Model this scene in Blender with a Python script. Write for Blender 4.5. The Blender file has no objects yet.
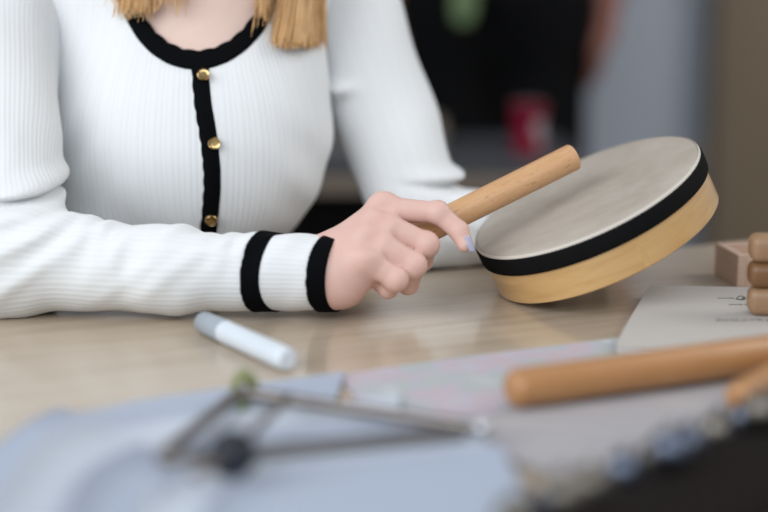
import bpy, bmesh, math, random
import numpy as np
from mathutils import Vector, Matrix, noise as mnoise
R = math.radians
rng = np.random.default_rng(7)
random.seed(7)
SC = bpy.context.scene
COL = SC.collection

# ------------------------------------------------------------------ camera frame
TZ = 0.74                      # table height
H = 0.35                       # camera above the table
CAM = np.array([0.0, 0.0, TZ + H])
PITCH = R(11.8)
F = 85.0 / 36.0 * 768.0
FWD = np.array([0, math.cos(PITCH), -math.sin(PITCH)])
UPV = np.array([0, math.sin(PITCH), math.cos(PITCH)])
RGT = np.array([1.0, 0, 0])
def ray(px, py): return ((px - 384) / F) * RGT + ((256 - py) / F) * UPV + FWD
def P(px, py, D): return CAM + D * ray(px, py)
def T(px, py, z=TZ):
    d = ray(px, py); return CAM + d * ((z - CAM[2]) / d[2])
def unit(v):
    v = np.asarray(v, float); return v / np.linalg.norm(v)

# ------------------------------------------------------------------ objects
def props(o, label=None, cat=None, group=None, kind=None):
    if label: o['label'] = label
    if cat: o['category'] = cat
    if group: o['group'] = group
    if kind: o['kind'] = kind
    return o
def wloc(o):
    l = np.array(o.location)
    while o.parent: o = o.parent; l = l + np.array(o.location)
    return l
def empty(name, loc, label, cat, group=None):
    o = bpy.data.objects.new(name, None); COL.objects.link(o); o.location = tuple(loc); o.empty_display_size = .05
    return props(o, label, cat, group)
def mob(name, V, Fc, mat, parent=None, smooth=True, attrs=None, auto=None):
    """world-space vertices -> one object; a top-level one gets its origin at its base"""
    V = np.asarray(V, float)
    if parent is None:
        org = np.array([(V[:, 0].min() + V[:, 0].max()) / 2, (V[:, 1].min() + V[:, 1].max()) / 2, V[:, 2].min()])
    else: org = wloc(parent)
    me = bpy.data.meshes.new(name)
    me.from_pydata((V - org).tolist(), [], [tuple(int(i) for i in f) for f in Fc] if not isinstance(Fc, np.ndarray) else Fc.tolist())
    me.materials.append(mat)
    if smooth: me.polygons.foreach_set('use_smooth', [True] * len(me.polygons))
    if attrs:
        for k, a in attrs.items():
            at = me.attributes.new(k, 'FLOAT', 'POINT'); at.data.foreach_set('value', np.asarray(a, np.float32))
    me.update()
    if auto is not None: me.set_sharp_from_angle(angle=R(auto))
    o = bpy.data.objects.new(name, me); COL.objects.link(o)
    if parent is None: o.location = tuple(org)
    else: o.parent = parent
    return o
def join(parts):
    V, Fc, n = [], [], 0
    for v, f in parts:
        v = np.asarray(v, float); V.append(v); Fc += [tuple(int(i) + n for i in q) for q in f]; n += len(v)
    return np.vstack(V), Fc

# ------------------------------------------------------------------ mesh helpers
def frame(axis, ref=(0, 0, 1)):
    a = unit(axis); r = np.asarray(ref, float)
    if abs(np.dot(a, r)) > .95: r = np.array([1.0, 0, 0])
    u = unit(np.cross(r, a)); w = np.cross(a, u); return u, w, a
def lathe(c, axis, prof, n=48, closed=True, a0=0, a1=2 * math.pi):
    """prof = [(radius, height)]"""
    u, w, a = frame(axis); V, Fc = [], []
    m = len(prof); full = abs(a1 - a0 - 2 * math.pi) < 1e-6
    for i in range(n if full else n + 1):
        t = a0 + (a1 - a0) * i / n; d = math.cos(t) * u + math.sin(t) * w
        for r, h in prof: V.append(np.asarray(c) + d * r + a * h)
    for i in range(n):
        j = (i + 1) % n if full else i + 1
        for k in range(m - 1): Fc.append((i * m + k, j * m + k, j * m + k + 1, i * m + k + 1))
    return np.array(V), Fc
def tube(pts, rad, n=10, caps=True, ref=(0, 0, 1), flat=None):
    pts = np.asarray(pts, float); m = len(pts)
    rad = np.full(m, rad) if np.isscalar(rad) else np.asarray(rad)
    V, Fc = [], []
    for i in range(m):
        t = unit(pts[min(i + 1, m - 1)] - pts[max(i - 1, 0)]); u, w, _ = frame(t, ref)
        for k in range(n):
            an = 2 * math.pi * k / n
            V.append(pts[i] + rad[i] * (math.cos(an) * u * (flat or 1) + math.sin(an) * w))
    for i in range(m - 1):
        for k in range(n):
            k2 = (k + 1) % n; Fc.append((i * n + k, i * n + k2, (i + 1) * n + k2, (i + 1) * n + k))
    if caps: Fc.append(tuple(range(n))[::-1]); Fc.append(tuple((m - 1) * n + k for k in range(n)))
    return np.array(V), Fc
def dowel(a, b, r, rnd=.004, n=32):
    a, b = np.asarray(a), np.asarray(b); L = np.linalg.norm(b - a)
    pr = [(0, 0)]
    for k in range(7):
        t = math.pi / 2 * k / 6; pr.append((r - rnd + rnd * math.sin(t), rnd - rnd * math.cos(t)))
    for k in range(7):
        t = math.pi / 2 * k / 6; pr.append((r - rnd + rnd * math.cos(t), L - rnd + rnd * math.sin(t)))
    pr.append((0, L)); return lathe(a, b - a, pr, n)
def bbox(c, size, M=None, bev=.002, seg=2):
    bm = bmesh.new(); bmesh.ops.create_cube(bm, size=1)
    for v in bm.verts: v.co = Vector((v.co.x * size[0], v.co.y * size[1], v.co.z * size[2]))
    if bev > 0: bmesh.ops.bevel(bm, geom=bm.edges[:], offset=bev, segments=seg, affect='EDGES', profile=.5)
    bm.verts.ensure_lookup_table()
    M = np.eye(3) if M is None else np.asarray(M)
    V = np.array([tuple(v.co) for v in bm.verts]) @ M.T + np.asarray(c)
    Fc = [tuple(v.index for v in f.verts) for f in bm.faces]; bm.free(); return V, Fc
def rotz(a): c, s = math.cos(a), math.sin(a); return np.array([[c, -s, 0], [s, c, 0], [0, 0, 1.0]])
def grid(fn, nu, nv):
    V = [fn(i / nu, j / nv) for i in range(nu + 1) for j in range(nv + 1)]
    Fc = [(i * (nv + 1) + j, (i + 1) * (nv + 1) + j, (i + 1) * (nv + 1) + j + 1, i * (nv + 1) + j + 1) for i in range(nu) for j in range(nv)]
    return np.array(V), Fc
def slab(V, Fc, nu, nv, off):
    """closes an open grid into a thin solid"""
    n = len(V); V2 = np.vstack([V, V + off]); F2 = list(Fc) + [tuple(i + n for i in f[::-1]) for f in Fc]
    idx = lambda i, j: i * (nv + 1) + j
    ring = [idx(i, 0) for i in range(nu)] + [idx(nu, j) for j in range(nv)] + [idx(i, nv) for i in range(nu, 0, -1)] + [idx(0, j) for j in range(nv, 0, -1)]
    for k in range(len(ring)):
        a, b = ring[k], ring[(k + 1) % len(ring)]; F2.append((b, a, a + n, b + n))
    return V2, F2

# ------------------------------------------------------------------ signed distance modelling
f32 = np.float32
def cap(p, a, b, ra, rb):
    a = np.asarray(a, f32); ba = np.asarray(b, f32) - a; pa = p - a
    h = np.clip((pa @ ba) / f32(ba @ ba + 1e-12), 0, 1)
    return np.linalg.norm(pa - h[:, None] * ba, axis=1) - (ra + (rb - ra) * h)
def ell(p, c, r, M=None):
    q = p - np.asarray(c, f32)
    if M is not None: q = q @ np.asarray(M, f32)
    r = np.asarray(r, f32); k0 = np.linalg.norm(q / r, axis=1); k1 = np.linalg.norm(q / (r * r), axis=1)
    return k0 * (k0 - 1) / np.maximum(k1, 1e-9)
def smin(a, b, k):
    h = np.maximum(k - np.abs(a - b), 0) / k; return np.minimum(a, b) - h * h * k * .25
def smax(a, b, k): return -smin(-a, -b, k)
def chain(p, pts, rad, k):
    d = None
    for i in range(len(pts) - 1):
        e = cap(p, pts[i], pts[i + 1], rad[i], rad[i + 1]); d = e if d is None else smin(d, e, k)
    return d
def surfnet(f, lo, hi, h, newton=3):
    lo = np.asarray(lo, float); hi = np.asarray(hi, float)
    n = np.ceil((hi - lo) / h).astype(int) + 1
    ax = [(lo[i] + h * np.arange(n[i])).astype(f32) for i in range(3)]
    S = np.empty(n, f32); Y, Z = np.meshgrid(ax[1], ax[2], indexing='ij')
    step = max(1, int(400000 / (n[1] * n[2])))
    for i in range(0, n[0], step):
        xs = ax[0][i:i + step]; m = len(xs)
        pts = np.empty((m, n[1], n[2], 3), f32); pts[..., 0] = xs[:, None, None]; pts[..., 1] = Y; pts[..., 2] = Z
        S[i:i + m] = f(pts.reshape(-1, 3)).reshape(m, n[1], n[2])
    I = S < 0
    cnt = np.zeros(n - 1, np.int8)
    sl = lambda o, d: tuple(slice(o[i], d[i] - 1 + o[i]) for i in range(3))
    for o in np.ndindex(2, 2, 2): cnt += I[sl(o, n)]
    act = (cnt > 0) & (cnt < 8)
    ci = np.argwhere(act); idx = np.full(n - 1, -1, np.int64); idx[act] = np.arange(len(ci))
    acc = np.zeros((len(ci), 3)); num = np.zeros(len(ci))
    for a in range(3):
        for o in np.ndindex(2, 2):
            c0 = np.zeros(3, int); oth = [x for x in range(3) if x != a]; c0[oth[0]], c0[oth[1]] = o
            c1 = c0.copy(); c1[a] = 1
            A = ci + c0; B = ci + c1; sa = S[A[:, 0], A[:, 1], A[:, 2]]; sb = S[B[:, 0], B[:, 1], B[:, 2]]
            m = (sa < 0) != (sb < 0); t = np.where(m, sa / np.where(m, sa - sb, 1), 0)
            acc[m] += (A + (B - A) * t[:, None])[m]; num[m] += 1
    V = lo + h * acc / num[:, None]
    quads = []
    for a in range(3):
        b, c = (a + 1) % 3, (a + 2) % 3
        d = [0, 0, 0]; d[a] = 1
        A = I[:-1 if a == 0 else None, :-1 if a == 1 else None, :-1 if a == 2 else None]
        Bq = I[d[0]:, d[1]:, d[2]:]
        e = np.argwhere(A != Bq); ok = (e[:, b] > 0) & (e[:, c] > 0) & (e[:, b] < n[b] - 1) & (e[:, c] < n[c] - 1); e = e[ok]
        def g(db, dc):
            q = e.copy(); q[:, b] -= db; q[:, c] -= dc; return idx[q[:, 0], q[:, 1], q[:, 2]]
        Q = np.stack([g(1, 1), g(0, 1), g(0, 0), g(1, 0)], 1)
        ins = A[e[:, 0], e[:, 1], e[:, 2]]; Q[~ins] = Q[~ins][:, ::-1]; quads.append(Q)
    Fq = np.vstack(quads)
    for _ in range(newton):
        v = V.astype(f32); d = f(v); G = np.empty_like(V); ee = h * .35
        for a in range(3):
            o = np.zeros(3, f32); o[a] = ee; G[:, a] = (f(v + o) - f(v - o)) / (2 * ee)
        g2 = np.maximum((G * G).sum(1), .2); st = -(d / g2)[:, None] * G
        L = np.linalg.norm(st, axis=1, keepdims=True); st *= np.minimum(1, .4 * h / np.maximum(L, 1e-12)); V = V + st
    return V, Fq
def march(f, o, d, tmax=3.0, n=60):
    """first hits of rays on an SDF (arrays of origins, one direction each)"""
    o = np.asarray(o, float); d = np.asarray(d, float)
    t = np.zeros(len(o))
    for _ in range(n):
        s = f((o + d * t[:, None]).astype(f32)); t = np.minimum(t + np.maximum(s, -.002) * .85, tmax)
    return o + d * t[:, None]
def wob(p, s, seed=0.0):
    """cheap smooth pseudo-noise, -1..1"""
    x, y, z = p[:, 0] * s + seed, p[:, 1] * s + seed * 1.7, p[:, 2] * s - seed
    return (np.sin(x + 1.3 * np.sin(y * .9)) + np.sin(y * 1.1 + 1.7 * np.sin(z)) + np.sin(z * 1.2 + 1.1 * np.sin(x * .8))) / 3

# ------------------------------------------------------------------ materials
def new_mat(name, color=(.5, .5, .5), rough=.5, metal=0.0, spec=.5, **kw):
    m = bpy.data.materials.new(name); m.use_nodes = True; b = m.node_tree.nodes['Principled BSDF']
    b.inputs['Base Color'].default_value = (*color, 1); b.inputs['Roughness'].default_value = rough
    b.inputs['Metallic'].default_value = metal; b.inputs['Specular IOR Level'].default_value = spec
    for k, v in kw.items(): b.inputs[k].default_value = v
    return m
class N:
    def __init__(s, m): s.t = m.node_tree; s.b = s.t.nodes['Principled BSDF']
    def n(s, kind, **ins):
        x = s.t.nodes.new(kind)
        for k, v in ins.items():
            k2 = k.replace('_', ' ') if not k.startswith('i') or not k[1:].isdigit() else int(k[1:])
            if isinstance(v, bpy.types.NodeSocket): s.t.links.new(v, x.inputs[k2])
            elif k2 in ('operation', 'blend type'): pass
            else: x.inputs[k2].default_value = v
        return x
    def link(s, a, b): s.t.links.new(a, b)
    def coord(s, scale=(1, 1, 1), rot=(0, 0, 0), loc=(0, 0, 0), src='Object'):
        c = s.t.nodes.new('ShaderNodeTexCoord'); mp = s.t.nodes.new('ShaderNodeMapping')
        mp.inputs['Scale'].default_value = scale; mp.inputs['Rotation'].default_value = rot; mp.inputs['Location'].default_value = loc
        s.link(c.outputs[src], mp.inputs['Vector']); return mp.outputs[0]
    def noise(s, vec, scale, detail=4, rough=.55, dist=0):
        x = s.t.nodes.new('ShaderNodeTexNoise'); x.inputs['Scale'].default_value = scale; x.inputs['Detail'].default_value = detail
        x.inputs['Roughness'].default_value = rough; x.inputs['Distortion'].default_value = dist
        if vec is not None: s.link(vec, x.inputs['Vector'])
        return x.outputs['Fac']
    def ramp(s, fac, stops):
        x = s.t.nodes.new('ShaderNodeValToRGB'); e = x.color_ramp.elements
        e[0].position, e[0].color = stops[0][0], (*stops[0][1], 1); e[1].position, e[1].color = stops[-1][0], (*stops[-1][1], 1)
        for p, c in stops[1:-1]: k = e.new(p); k.color = (*c, 1)
        s.link(fac, x.inputs[0]); return x.outputs[0]
    def math(s, op, a, b=0.0):
        x = s.t.nodes.new('ShaderNodeMath'); x.operation = op
        for i, v in enumerate((a, b)):
            if isinstance(v, (int, float)): x.inputs[i].default_value = v
            else: s.link(v, x.inputs[i])
        return x.outputs[0]
    def mix(s, fac, a, b, mode='MIX'):
        x = s.t.nodes.new('ShaderNodeMix'); x.data_type = 'RGBA'; x.blend_type = mode
        for i, v in ((0, fac), (6, a), (7, b)):
            if isinstance(v, (int, float)): x.inputs[i].default_value = v
            elif isinstance(v, tuple): x.inputs[i].default_value = (*v, 1) if len(v) == 3 else v
            else: s.link(v, x.inputs[i])
        return x.outputs[2]
    def bump(s, h, strength=.3, dist=.001):
        x = s.t.nodes.new('ShaderNodeBump'); x.inputs['Strength'].default_value = strength; x.inputs['Distance'].default_value = dist
        s.link(h, x.inputs['Height']); s.link(x.outputs[0], s.b.inputs['Normal'])
    def attr(s, name):
        x = s.t.nodes.new('ShaderNodeAttribute'); x.attribute_name = name; return x.outputs['Fac']
    def color(s, c): s.link(c, s.b.inputs['Base Color'])

def wood(name, c1, c2, scale=14, stretch=(1, 12, 12), rot=(0, 0, 0), rough=.4, spec=.5, fine=.35, coat=0.0):
    m = new_mat(name, c1, rough, spec=spec); k = N(m)
    v = k.coord(stretch, rot)
    a = k.noise(v, scale, 5, .6, 1.2); col = k.ramp(a, [(.3, c1), (.68, c2)])
    v2 = k.coord(tuple(x * (1 if i == 0 else 4) for i, x in enumerate(stretch)), rot)
    b = k.noise(v2, scale * 2.2, 3, .6); col = k.mix(k.math('MULTIPLY', b, fine), col, tuple(x * .62 for x in c1))
    k.color(col); k.bump(b, .08, .0005)
    if coat: k.b.inputs['Coat Weight'].default_value = coat; k.b.inputs['Coat Roughness'].default_value = .18
    return m
def knit(name, col, ribs=True, strength=.25):
    m = new_mat(name, col, .85, spec=.15 if ribs else .05); k = N(m)
    k.b.inputs['Sheen Weight'].default_value = .15 if ribs else 0.0; k.b.inputs['Sheen Roughness'].default_value = .5
    if ribs:
        r = k.attr('rib')
        s1 = k.math('SINE', k.math('MULTIPLY', r, 2 * math.pi / .0044))
        s2 = k.math('SINE', k.math('MULTIPLY', r, 2 * math.pi / .0132))
        g = k.math('ADD', k.math('MULTIPLY', s1, .6), k.math('MULTIPLY', s2, .10))
        fine = k.noise(k.coord(), 1400, 2); h = k.math('ADD', g, k.math('MULTIPLY', fine, .35))
        k.bump(h, strength, .0006)
        groove_shade = k.math('LESS_THAN', g, -.52)  # shade in the rib grooves, put into the yarn colour
        k.color(k.mix(k.math('MULTIPLY', groove_shade, .30), col, tuple(c * .82 for c in col)))
    else:
        w = k.noise(k.coord(), 900, 2); k.bump(w, .35, .0008)
    return m

M = {}
M['knit'] = knit('white_rib_knit', (.755, .765, .77))
M['trim'] = knit('black_knit', (.0030, .0032, .0040), False)
M['brass'] = new_mat('brass', (.52, .36, .16), .24, 1.0)
M['trousers'] = new_mat('black_cloth', (.006, .006, .008), .9, spec=.2)
m = new_mat('skin', (.70, .47, .40), .48, spec=.35); k = N(m); M['skin'] = m
fl = k.attr('flush'); nz = k.noise(k.coord(), 60, 4); fine = k.noise(k.coord(), 700, 3)
base = k.mix(nz, (.71, .505, .425), (.78, .59, .51))
k.color(k.mix(k.math('MULTIPLY', fl, .85), base, (.62, .285, .235)))
k.b.inputs['Subsurface Weight'].default_value = .06; k.b.inputs['Subsurface Radius'].default_value = (.006, .0025, .0015); k.b.inputs['Subsurface Scale'].default_value = 1.0
k.bump(k.math('ADD', fine, k.math('MULTIPLY', k.noise(k.coord((1, 1, 1)), 220, 2), .8)), .16, .0006)
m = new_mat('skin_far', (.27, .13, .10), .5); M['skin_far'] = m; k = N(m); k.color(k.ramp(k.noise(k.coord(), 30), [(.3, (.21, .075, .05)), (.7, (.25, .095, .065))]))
M['nail'] = new_mat('nail_lilac', (.42, .42, .56), .2, spec=.6)
m = new_mat('blonde_hair', (.62, .38, .18), .42, spec=.5); k = N(m); M['hair'] = m
k.color(k.ramp(k.attr('tone'), [(0, (.46, .25, .10)), (.5, (.76, .46, .20)), (1, (.95, .68, .38))]))
M['hair_dark'] = new_mat('dark_hair', (.02, .013, .01), .5)

m = new_mat('oak_laminate', (.6, .5, .4), .33, spec=.5); k = N(m); M['oak'] = m
TROT = None   # set with the table

# ------------------------------------------------------------------ table
E0, E1 = T(0, 313), T(720, 243)
ex = unit(E1 - E0); ey = np.array([-ex[1], ex[0], 0.0])          # ey points away from the camera
TA = math.atan2(ex[1], ex[0])
v = k.coord((1, 1, 1), (0, 0, 0))
cm = k.coord((.8, 14, 14)); a = k.noise(cm, 5, 6, .6, .3); b2 = k.noise(k.coord((2.2, 60, 60)), 9, 4, .6)
col = k.ramp(a, [(.28, (.43, .345, .255)), (.5, (.50, .41, .315)), (.75, (.55, .465, .37))])
k.color(k.mix(k.math('MULTIPLY', b2, .32), col, (.31, .215, .13))); k.bump(b2, .05, .0004)
k.b.inputs['Roughness'].default_value = .17
M['metal_dark'] = new_mat('dark_metal', (.03, .03, .032), .4, .8)
tl, td, tt = 1.75, .88, .028
tc = E0 + ex * .42 - ey * td / 2
table = empty('table', (tc[0], tc[1], 0), 'light oak topped table with papers and wooden percussion instruments on it', 'table')
table.rotation_euler = (0, 0, TA)
def tchild(name, V, Fc, mat):      # parts modelled in the table's own turned frame
    me = bpy.data.meshes.new(name); me.from_pydata(np.asarray(V).tolist(), [], Fc); me.materials.append(mat)
    o = bpy.data.objects.new(name, me); COL.objects.link(o); o.parent = table; return o
tchild('tabletop', *bbox((0, 0, TZ - tt / 2), (tl, td, tt), None, .002), M['oak'])
for sx in (-1, 1):
    for sy in (-1, 1):
        tchild('leg', *bbox((sx * (tl / 2 - .06), sy * (td / 2 - .06), (TZ - tt) / 2), (.045, .045, TZ - tt), None, .003), M['metal_dark'])

# ------------------------------------------------------------------ room
m = new_mat('wall_paint', (.30, .31, .335), .8); M['wall'] = m; k = N(m); k.color(k.ramp(k.noise(k.coord(), 1.6, 3), [(.35, (.41, .45, .53)), (.65, (.47, .495, .545))]))
m = new_mat('floor_vinyl', (.12, .11, .1), .5); M['floor'] = m; k = N(m); k.color(k.ramp(k.noise(k.coord((1, 8, 1)), 6, 4), [(.3, (.09, .08, .07)), (.7, (.14, .12, .10))]))
M['brown'] = wood('brown_panel', (.165, .120, .075), (.19, .138, .088), 3, (6, 6, .5), rough=.6, fine=.1)
M['black_cab'] = new_mat('black_laminate', (.0035, .0032, .0032), .9, spec=.05)
YB = 3.75
props(mob('floor', *bbox((0, 1.2, -.05), (7, 6.6, .1), None, 0), M['floor'], smooth=False), kind='structure')
props(mob('wall_back', *bbox((0, YB + .05, 1.35), (7, .1, 2.7), None, 0), M['wall'], smooth=False), kind='structure')
xb = P(718, 100, 3.6)[0]
props(mob('trim_1', *bbox((xb + .435, YB - .04, 1.35), (.86, .08, 2.7), None, .004), M['brown'], smooth=False), kind='structure')
props(mob('baseboard_back', *bbox((0, YB - .008, .05), (7, .016, .1), None, .002), M['black_cab'], smooth=False), kind='structure')
# black tall cupboard behind
cx0, cx1 = P(300, 80, 3.6)[0] - .9, P(578, 80, 3.5)[0]
cab = empty('tall_cupboard', ((cx0 + cx1) / 2, YB - .25, 0), 'tall black cupboard against the back wall behind the seated woman', 'cupboard')
mob('carcass', *bbox(((cx0 + cx1) / 2, YB - .22, 1.05), (cx1 - cx0, .42, 2.1), None, .004), M['black_cab'], cab, False)
wd = (cx1 - cx0) / 3
for i in range(3):
    d = mob('door', *bbox((cx0 + wd * (i + .5), YB - .44, 1.07), (wd - .006, .02, 2.0), None, .003), M['black_cab'], cab, False)
    mob('handle', *bbox((cx0 + wd * (i + .9), YB - .46, 1.5), (.012, .02, .16), None, .003), M['metal_dark'], d, False)
# small cream switch on the wall beside the brown panel
s0 = P(711, 168, 3.62); M['cream'] = new_mat('cream_plastic', (.62, .52, .40), .5)
mob_ = join([bbox((s0[0], YB - .006, s0[2]), (.046, .012, .026), None, .003), bbox((s0[0], YB - .014, s0[2]), (.028, .008, .014), None, .002)])
props(mob('wall_switch', *mob_, M['cream'], smooth=False), 'small cream switch on the grey wall beside the brown panel', 'switch')

# counter behind
DC = 2.75; ctop = P(480, 163, 2.53)[2]
yc0, yc1 = 2.52, 2.78; xc0, xc1 = P(120, 165, DC)[0], P(566, 165, DC)[0]
M['taupe'] = wood('taupe_wood', (.17, .135, .105), (.22, .17, .13), 5, (1, 9, 9), rough=.5)
M['grey_top'] = new_mat('dark_grey_top', (.05, .052, .060), .5)
ct = empty('counter', ((xc0 + xc1) / 2, (yc0 + yc1) / 2, 0), 'low side counter with brown front rail behind the seated woman', 'counter')
mob('countertop', *bbox(((xc0 + xc1) / 2, (yc0 + yc1) / 2, ctop - .010), (xc1 - xc0, yc1 - yc0, .02), None, .003), M['grey_top'], ct, False)
mob('front_rail', *bbox(((xc0 + xc1) / 2, yc0 + .012, ctop - .034), (xc1 - xc0 - .004, .02, .028), None, .003), M['taupe'], ct, False)
mob('cabinet_body', *bbox(((xc0 + xc1) / 2, yc0 + .135, (ctop - .048) / 2), (xc1 - xc0 - .02, .22, ctop - .048), None, .003), M['black_cab'], ct, False)
# red drink can
cp = P(529.5, 100, 2.60); cr = .0240; cb = np.array([cp[0], 2.60, ctop]); chh = .073
M['red'] = new_mat('red_can_paint', (.22, .003, .022), .3, .3); M['alu'] = new_mat('aluminium', (.6, .6, .62), .3, 1.0)
can = empty('drink_can', cb, 'red drink can with silver emblem standing on the counter', 'can')
mob('can_body', *lathe(cb, (0, 0, 1), [(0, 0), (.022, 0), (.025, .002), (cr, .011), (cr, chh - .014), (.027, chh - .002), (.027, chh)], 40), M['red'], can, auto=40)
mob('lid', *lathe(cb, (0, 0, 1), [(.027, chh), (.0255, chh + .001), (.025, chh - .002), (0, chh - .002)], 40), new_mat('can_lid', (.10, .06, .065), .5, .5), can, auto=40)
M['emblem'] = new_mat('silver_print', (.30, .24, .25), .4)
def emb(u, w):
    t = R(-72 + 48 * u + 10 * math.sin(w * 7)); z = .012 + .040 * w; r = cr + .0004
    return cb + np.array([math.cos(t) * r, math.sin(t) * r, z])
mob('emblem', *grid(emb, 10, 20), M['emblem'], can)
# cardboard box on counter
M['card'] = wood('beige_card', (.12, .095, .07), (.15, .12, .09), 4, (1, 1, 1), rough=.8, fine=.1)
bx0, bx1 = P(316, 150, 2.66)[0], P(446, 150, 2.66)[0]; bz = P(400, 124, 2.66)[2]
bx = empty('storage_box', ((bx0 + bx1) / 2, 2.66, ctop), 'low beige storage box on the counter behind her arm', 'box')
hb = bz - ctop
mob('box_body', *bbox(((bx0 + bx1) / 2, 2.66, ctop + hb * .36), (bx1 - bx0 - .008, .17, hb * .72), None, .004), new_mat('grey_card', (.13, .125, .125), .8), bx, False)
mob('box_lid', *bbox(((bx0 + bx1) / 2, 2.66, ctop + hb * .86), (bx1 - bx0, .178, hb * .28), None, .004), M['card'], bx, False)

# ------------------------------------------------------------------ standing person behind
def head_sdf(p, c, s=1.0, face=(0, -1, 0)):
    c = np.asarray(c); f = unit(face); u = np.array([0, 0, 1.0]); l = np.cross(u, f)
    Mh = np.stack([l, f, u], 1); q = ((p - c.astype(f32)) @ Mh.astype(f32)) / f32(s)
    z0 = np.zeros(3)
    d = ell(q, (0, -.012, .025), (.074, .092, .085))
    d = smin(d, ell(q, (0, .022, -.045), (.056, .066, .070)), .04)
    d = smin(d, cap(q, (0, .084, .012), (0, .101, -.022), .008, .012), .016)
    for sx in (-1, 1):
        d = smin(d, ell(q, (sx * .076, -.008, -.005), (.012, .022, .032)), .01)
        d = smax(d, -ell(q, (sx * .031, .090, .016), (.017, .012, .010)), .014)
        d = smin(d, ell(q, (sx * .031, .070, .015), (.013, .012, .011)), .004)
        d = smin(d, ell(q, (sx * .03, .078, .034), (.022, .010, .006)), .012)
    d = smin(d, ell(q, (0, .083, -.052), (.023, .011, .006)), .008)
    d = smin(d, ell(q, (0, .080, -.063), (.019, .011, .007)), .006)
    d = smin(d, ell(q, (0, .070, -.095), (.024, .020, .016)), .02)
    return d * s
DP = 3.10
hip = P(500, -40, DP); pxc = P(497, 0, DP)[0]; pyc = 3.12
hnd = P(602, 36, DP); wr = P(607, -6, DP); zt = .88
elb = P(612, -110, DP); shp = np.array([pxc + .172, pyc, 1.40])
def pb_body(p):
    d = cap(p, (pxc, pyc, 1.40), (pxc, pyc - .01, 1.52), .055, .05)
    d = smin(d, head_sdf(p, (pxc, pyc - .02, 1.63)), .03)
    d = smin(d, cap(p, (pxc, pyc, 1.05), (pxc, pyc, 1.36), .10, .11), .05)
    for s in (-1, 1):
        mx = lambda q: np.array([pxc + s * (q[0] - pxc), pyc if False else q[1], q[2]])
        S_, E_, W_, H_ = mx(shp), mx(elb), mx(wr), mx(hnd)
        d = smin(d, cap(p, (pxc + s * .05, pyc, 1.40), S_, .06, .05), .04)
        d = smin(d, chain(p, [S_, E_, W_], [.045, .036, .026], .02), .03)
        d = smin(d, chain(p, [W_, H_], [.022, .024], .01), .02)
        for i, (ox, L) in enumerate([(-.022, .062), (-.008, .075), (.008, .072), (.021, .055)]):
            b0 = H_ + np.array([0, ox, -.012]); b1 = b0 + np.array([-s * .006, -.002, -L * .55]); b2_ = b1 + np.array([-s * .014, 0, -L * .42])
            d = smin(d, chain(p, [b0, b1, b2_], [.0085, .0078, .0065], .004), .004)
        d = smin(d, chain(p, [H_ + np.array([-s * .0, -.022, .02]), H_ + np.array([-s * .012, -.04, -.012]), H_ + np.array([-s * .018, -.042, -.04])], [.011, .009, .007], .005), .008)
    for s in (-1, 1): d = smin(d, chain(p, [(pxc + s * .08, pyc, 1.0), (pxc + s * .08, pyc, .52), (pxc + s * .09, pyc, .08)], [.075, .045, .035], .03), .03)
    for s in (-1, 1): d = smin(d, cap(p, (pxc + s * .09, pyc, .07), (pxc + s * .09, pyc - .12, .04), .042, .035), .03)
    return d
V, Q = surfnet(pb_body, (pxc - .36, pyc - .22, .0), (pxc + .36, pyc + .16, 1.78), .009, 2)
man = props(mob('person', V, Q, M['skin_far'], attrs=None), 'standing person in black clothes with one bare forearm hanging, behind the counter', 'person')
def shirt(p):
    d = cap(p, (pxc, pyc, .93), (pxc, pyc, 1.36), .125, .125)
    d = smin(d, ell(p, (pxc, pyc, .98), (.150, .13, .20)), .06)
    d = smin(d, ell(p, (pxc, pyc, 1.22), (.165, .125, .22)), .06)
    for s in (-1, 1):
        S_ = np.array([pxc + s * .165, pyc, 1.40]); E_ = np.array([pxc + s * (elb[0] - pxc), elb[1], elb[2]])
        d = smin(d, cap(p, (pxc + s * .06, pyc, 1.42), S_, .065, .06), .05)
        d = smin(d, cap(p, S_, S_ + (E_ - S_) * .75, .058, .056), .03)
    d = smax(d, -cap(p, (pxc, pyc - .05, 1.5), (pxc, pyc, 1.6), .075, .09), .01)
    return smax(d, .86 - p[:, 2], .01) + .003 * wob(p, 40)
V, Q = surfnet(shirt, (pxc - .36, pyc - .22, .80), (pxc + .36, pyc + .2, 1.52), .010, 2)
M['black_shirt'] = new_mat('black_shirt', (.004, .004, .0045), .95, spec=.1)
mob('shirt', V, Q, M['black_shirt'], man)
rl = P(578, 150, DP)[0] - pxc
def pants(p):
    d = ell(p, (pxc, pyc, .90), (.158, .125, .14))
    for s in (-1, 1): d = smin(d, chain(p, [(pxc + s * .085, pyc, .86), (pxc + s * .072, pyc, .52), (pxc + s * .09, pyc, .06)], [.084, .062, .055], .05), .05)
    return smax(smax(d, p[:, 2] - .97, .01), .04 - p[:, 2], .01) + .003 * wob(p, 35, 2)
V, Q = surfnet(pants, (pxc - .3, pyc - .22, .02), (pxc + .3, pyc + .2, 1.0), .010, 2)
mob('trousers', V, Q, M['black_shirt'], man)
def hair_b(p):
    c = np.array([pxc, pyc - .02, 1.63]); d = ell(p, c + np.array([0, .018, .035]), (.084, .095, .09))
    return smax(d, -ell(p, c + np.array([0, -.10, -.03]), (.07, .075, .09)), .01)
V, Q = surfnet(hair_b, (pxc - .12, pyc - .2, 1.5), (pxc + .12, pyc + .16, 1.8), .008, 1)
mob('hair', V, Q, M['hair_dark'], man)
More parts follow.
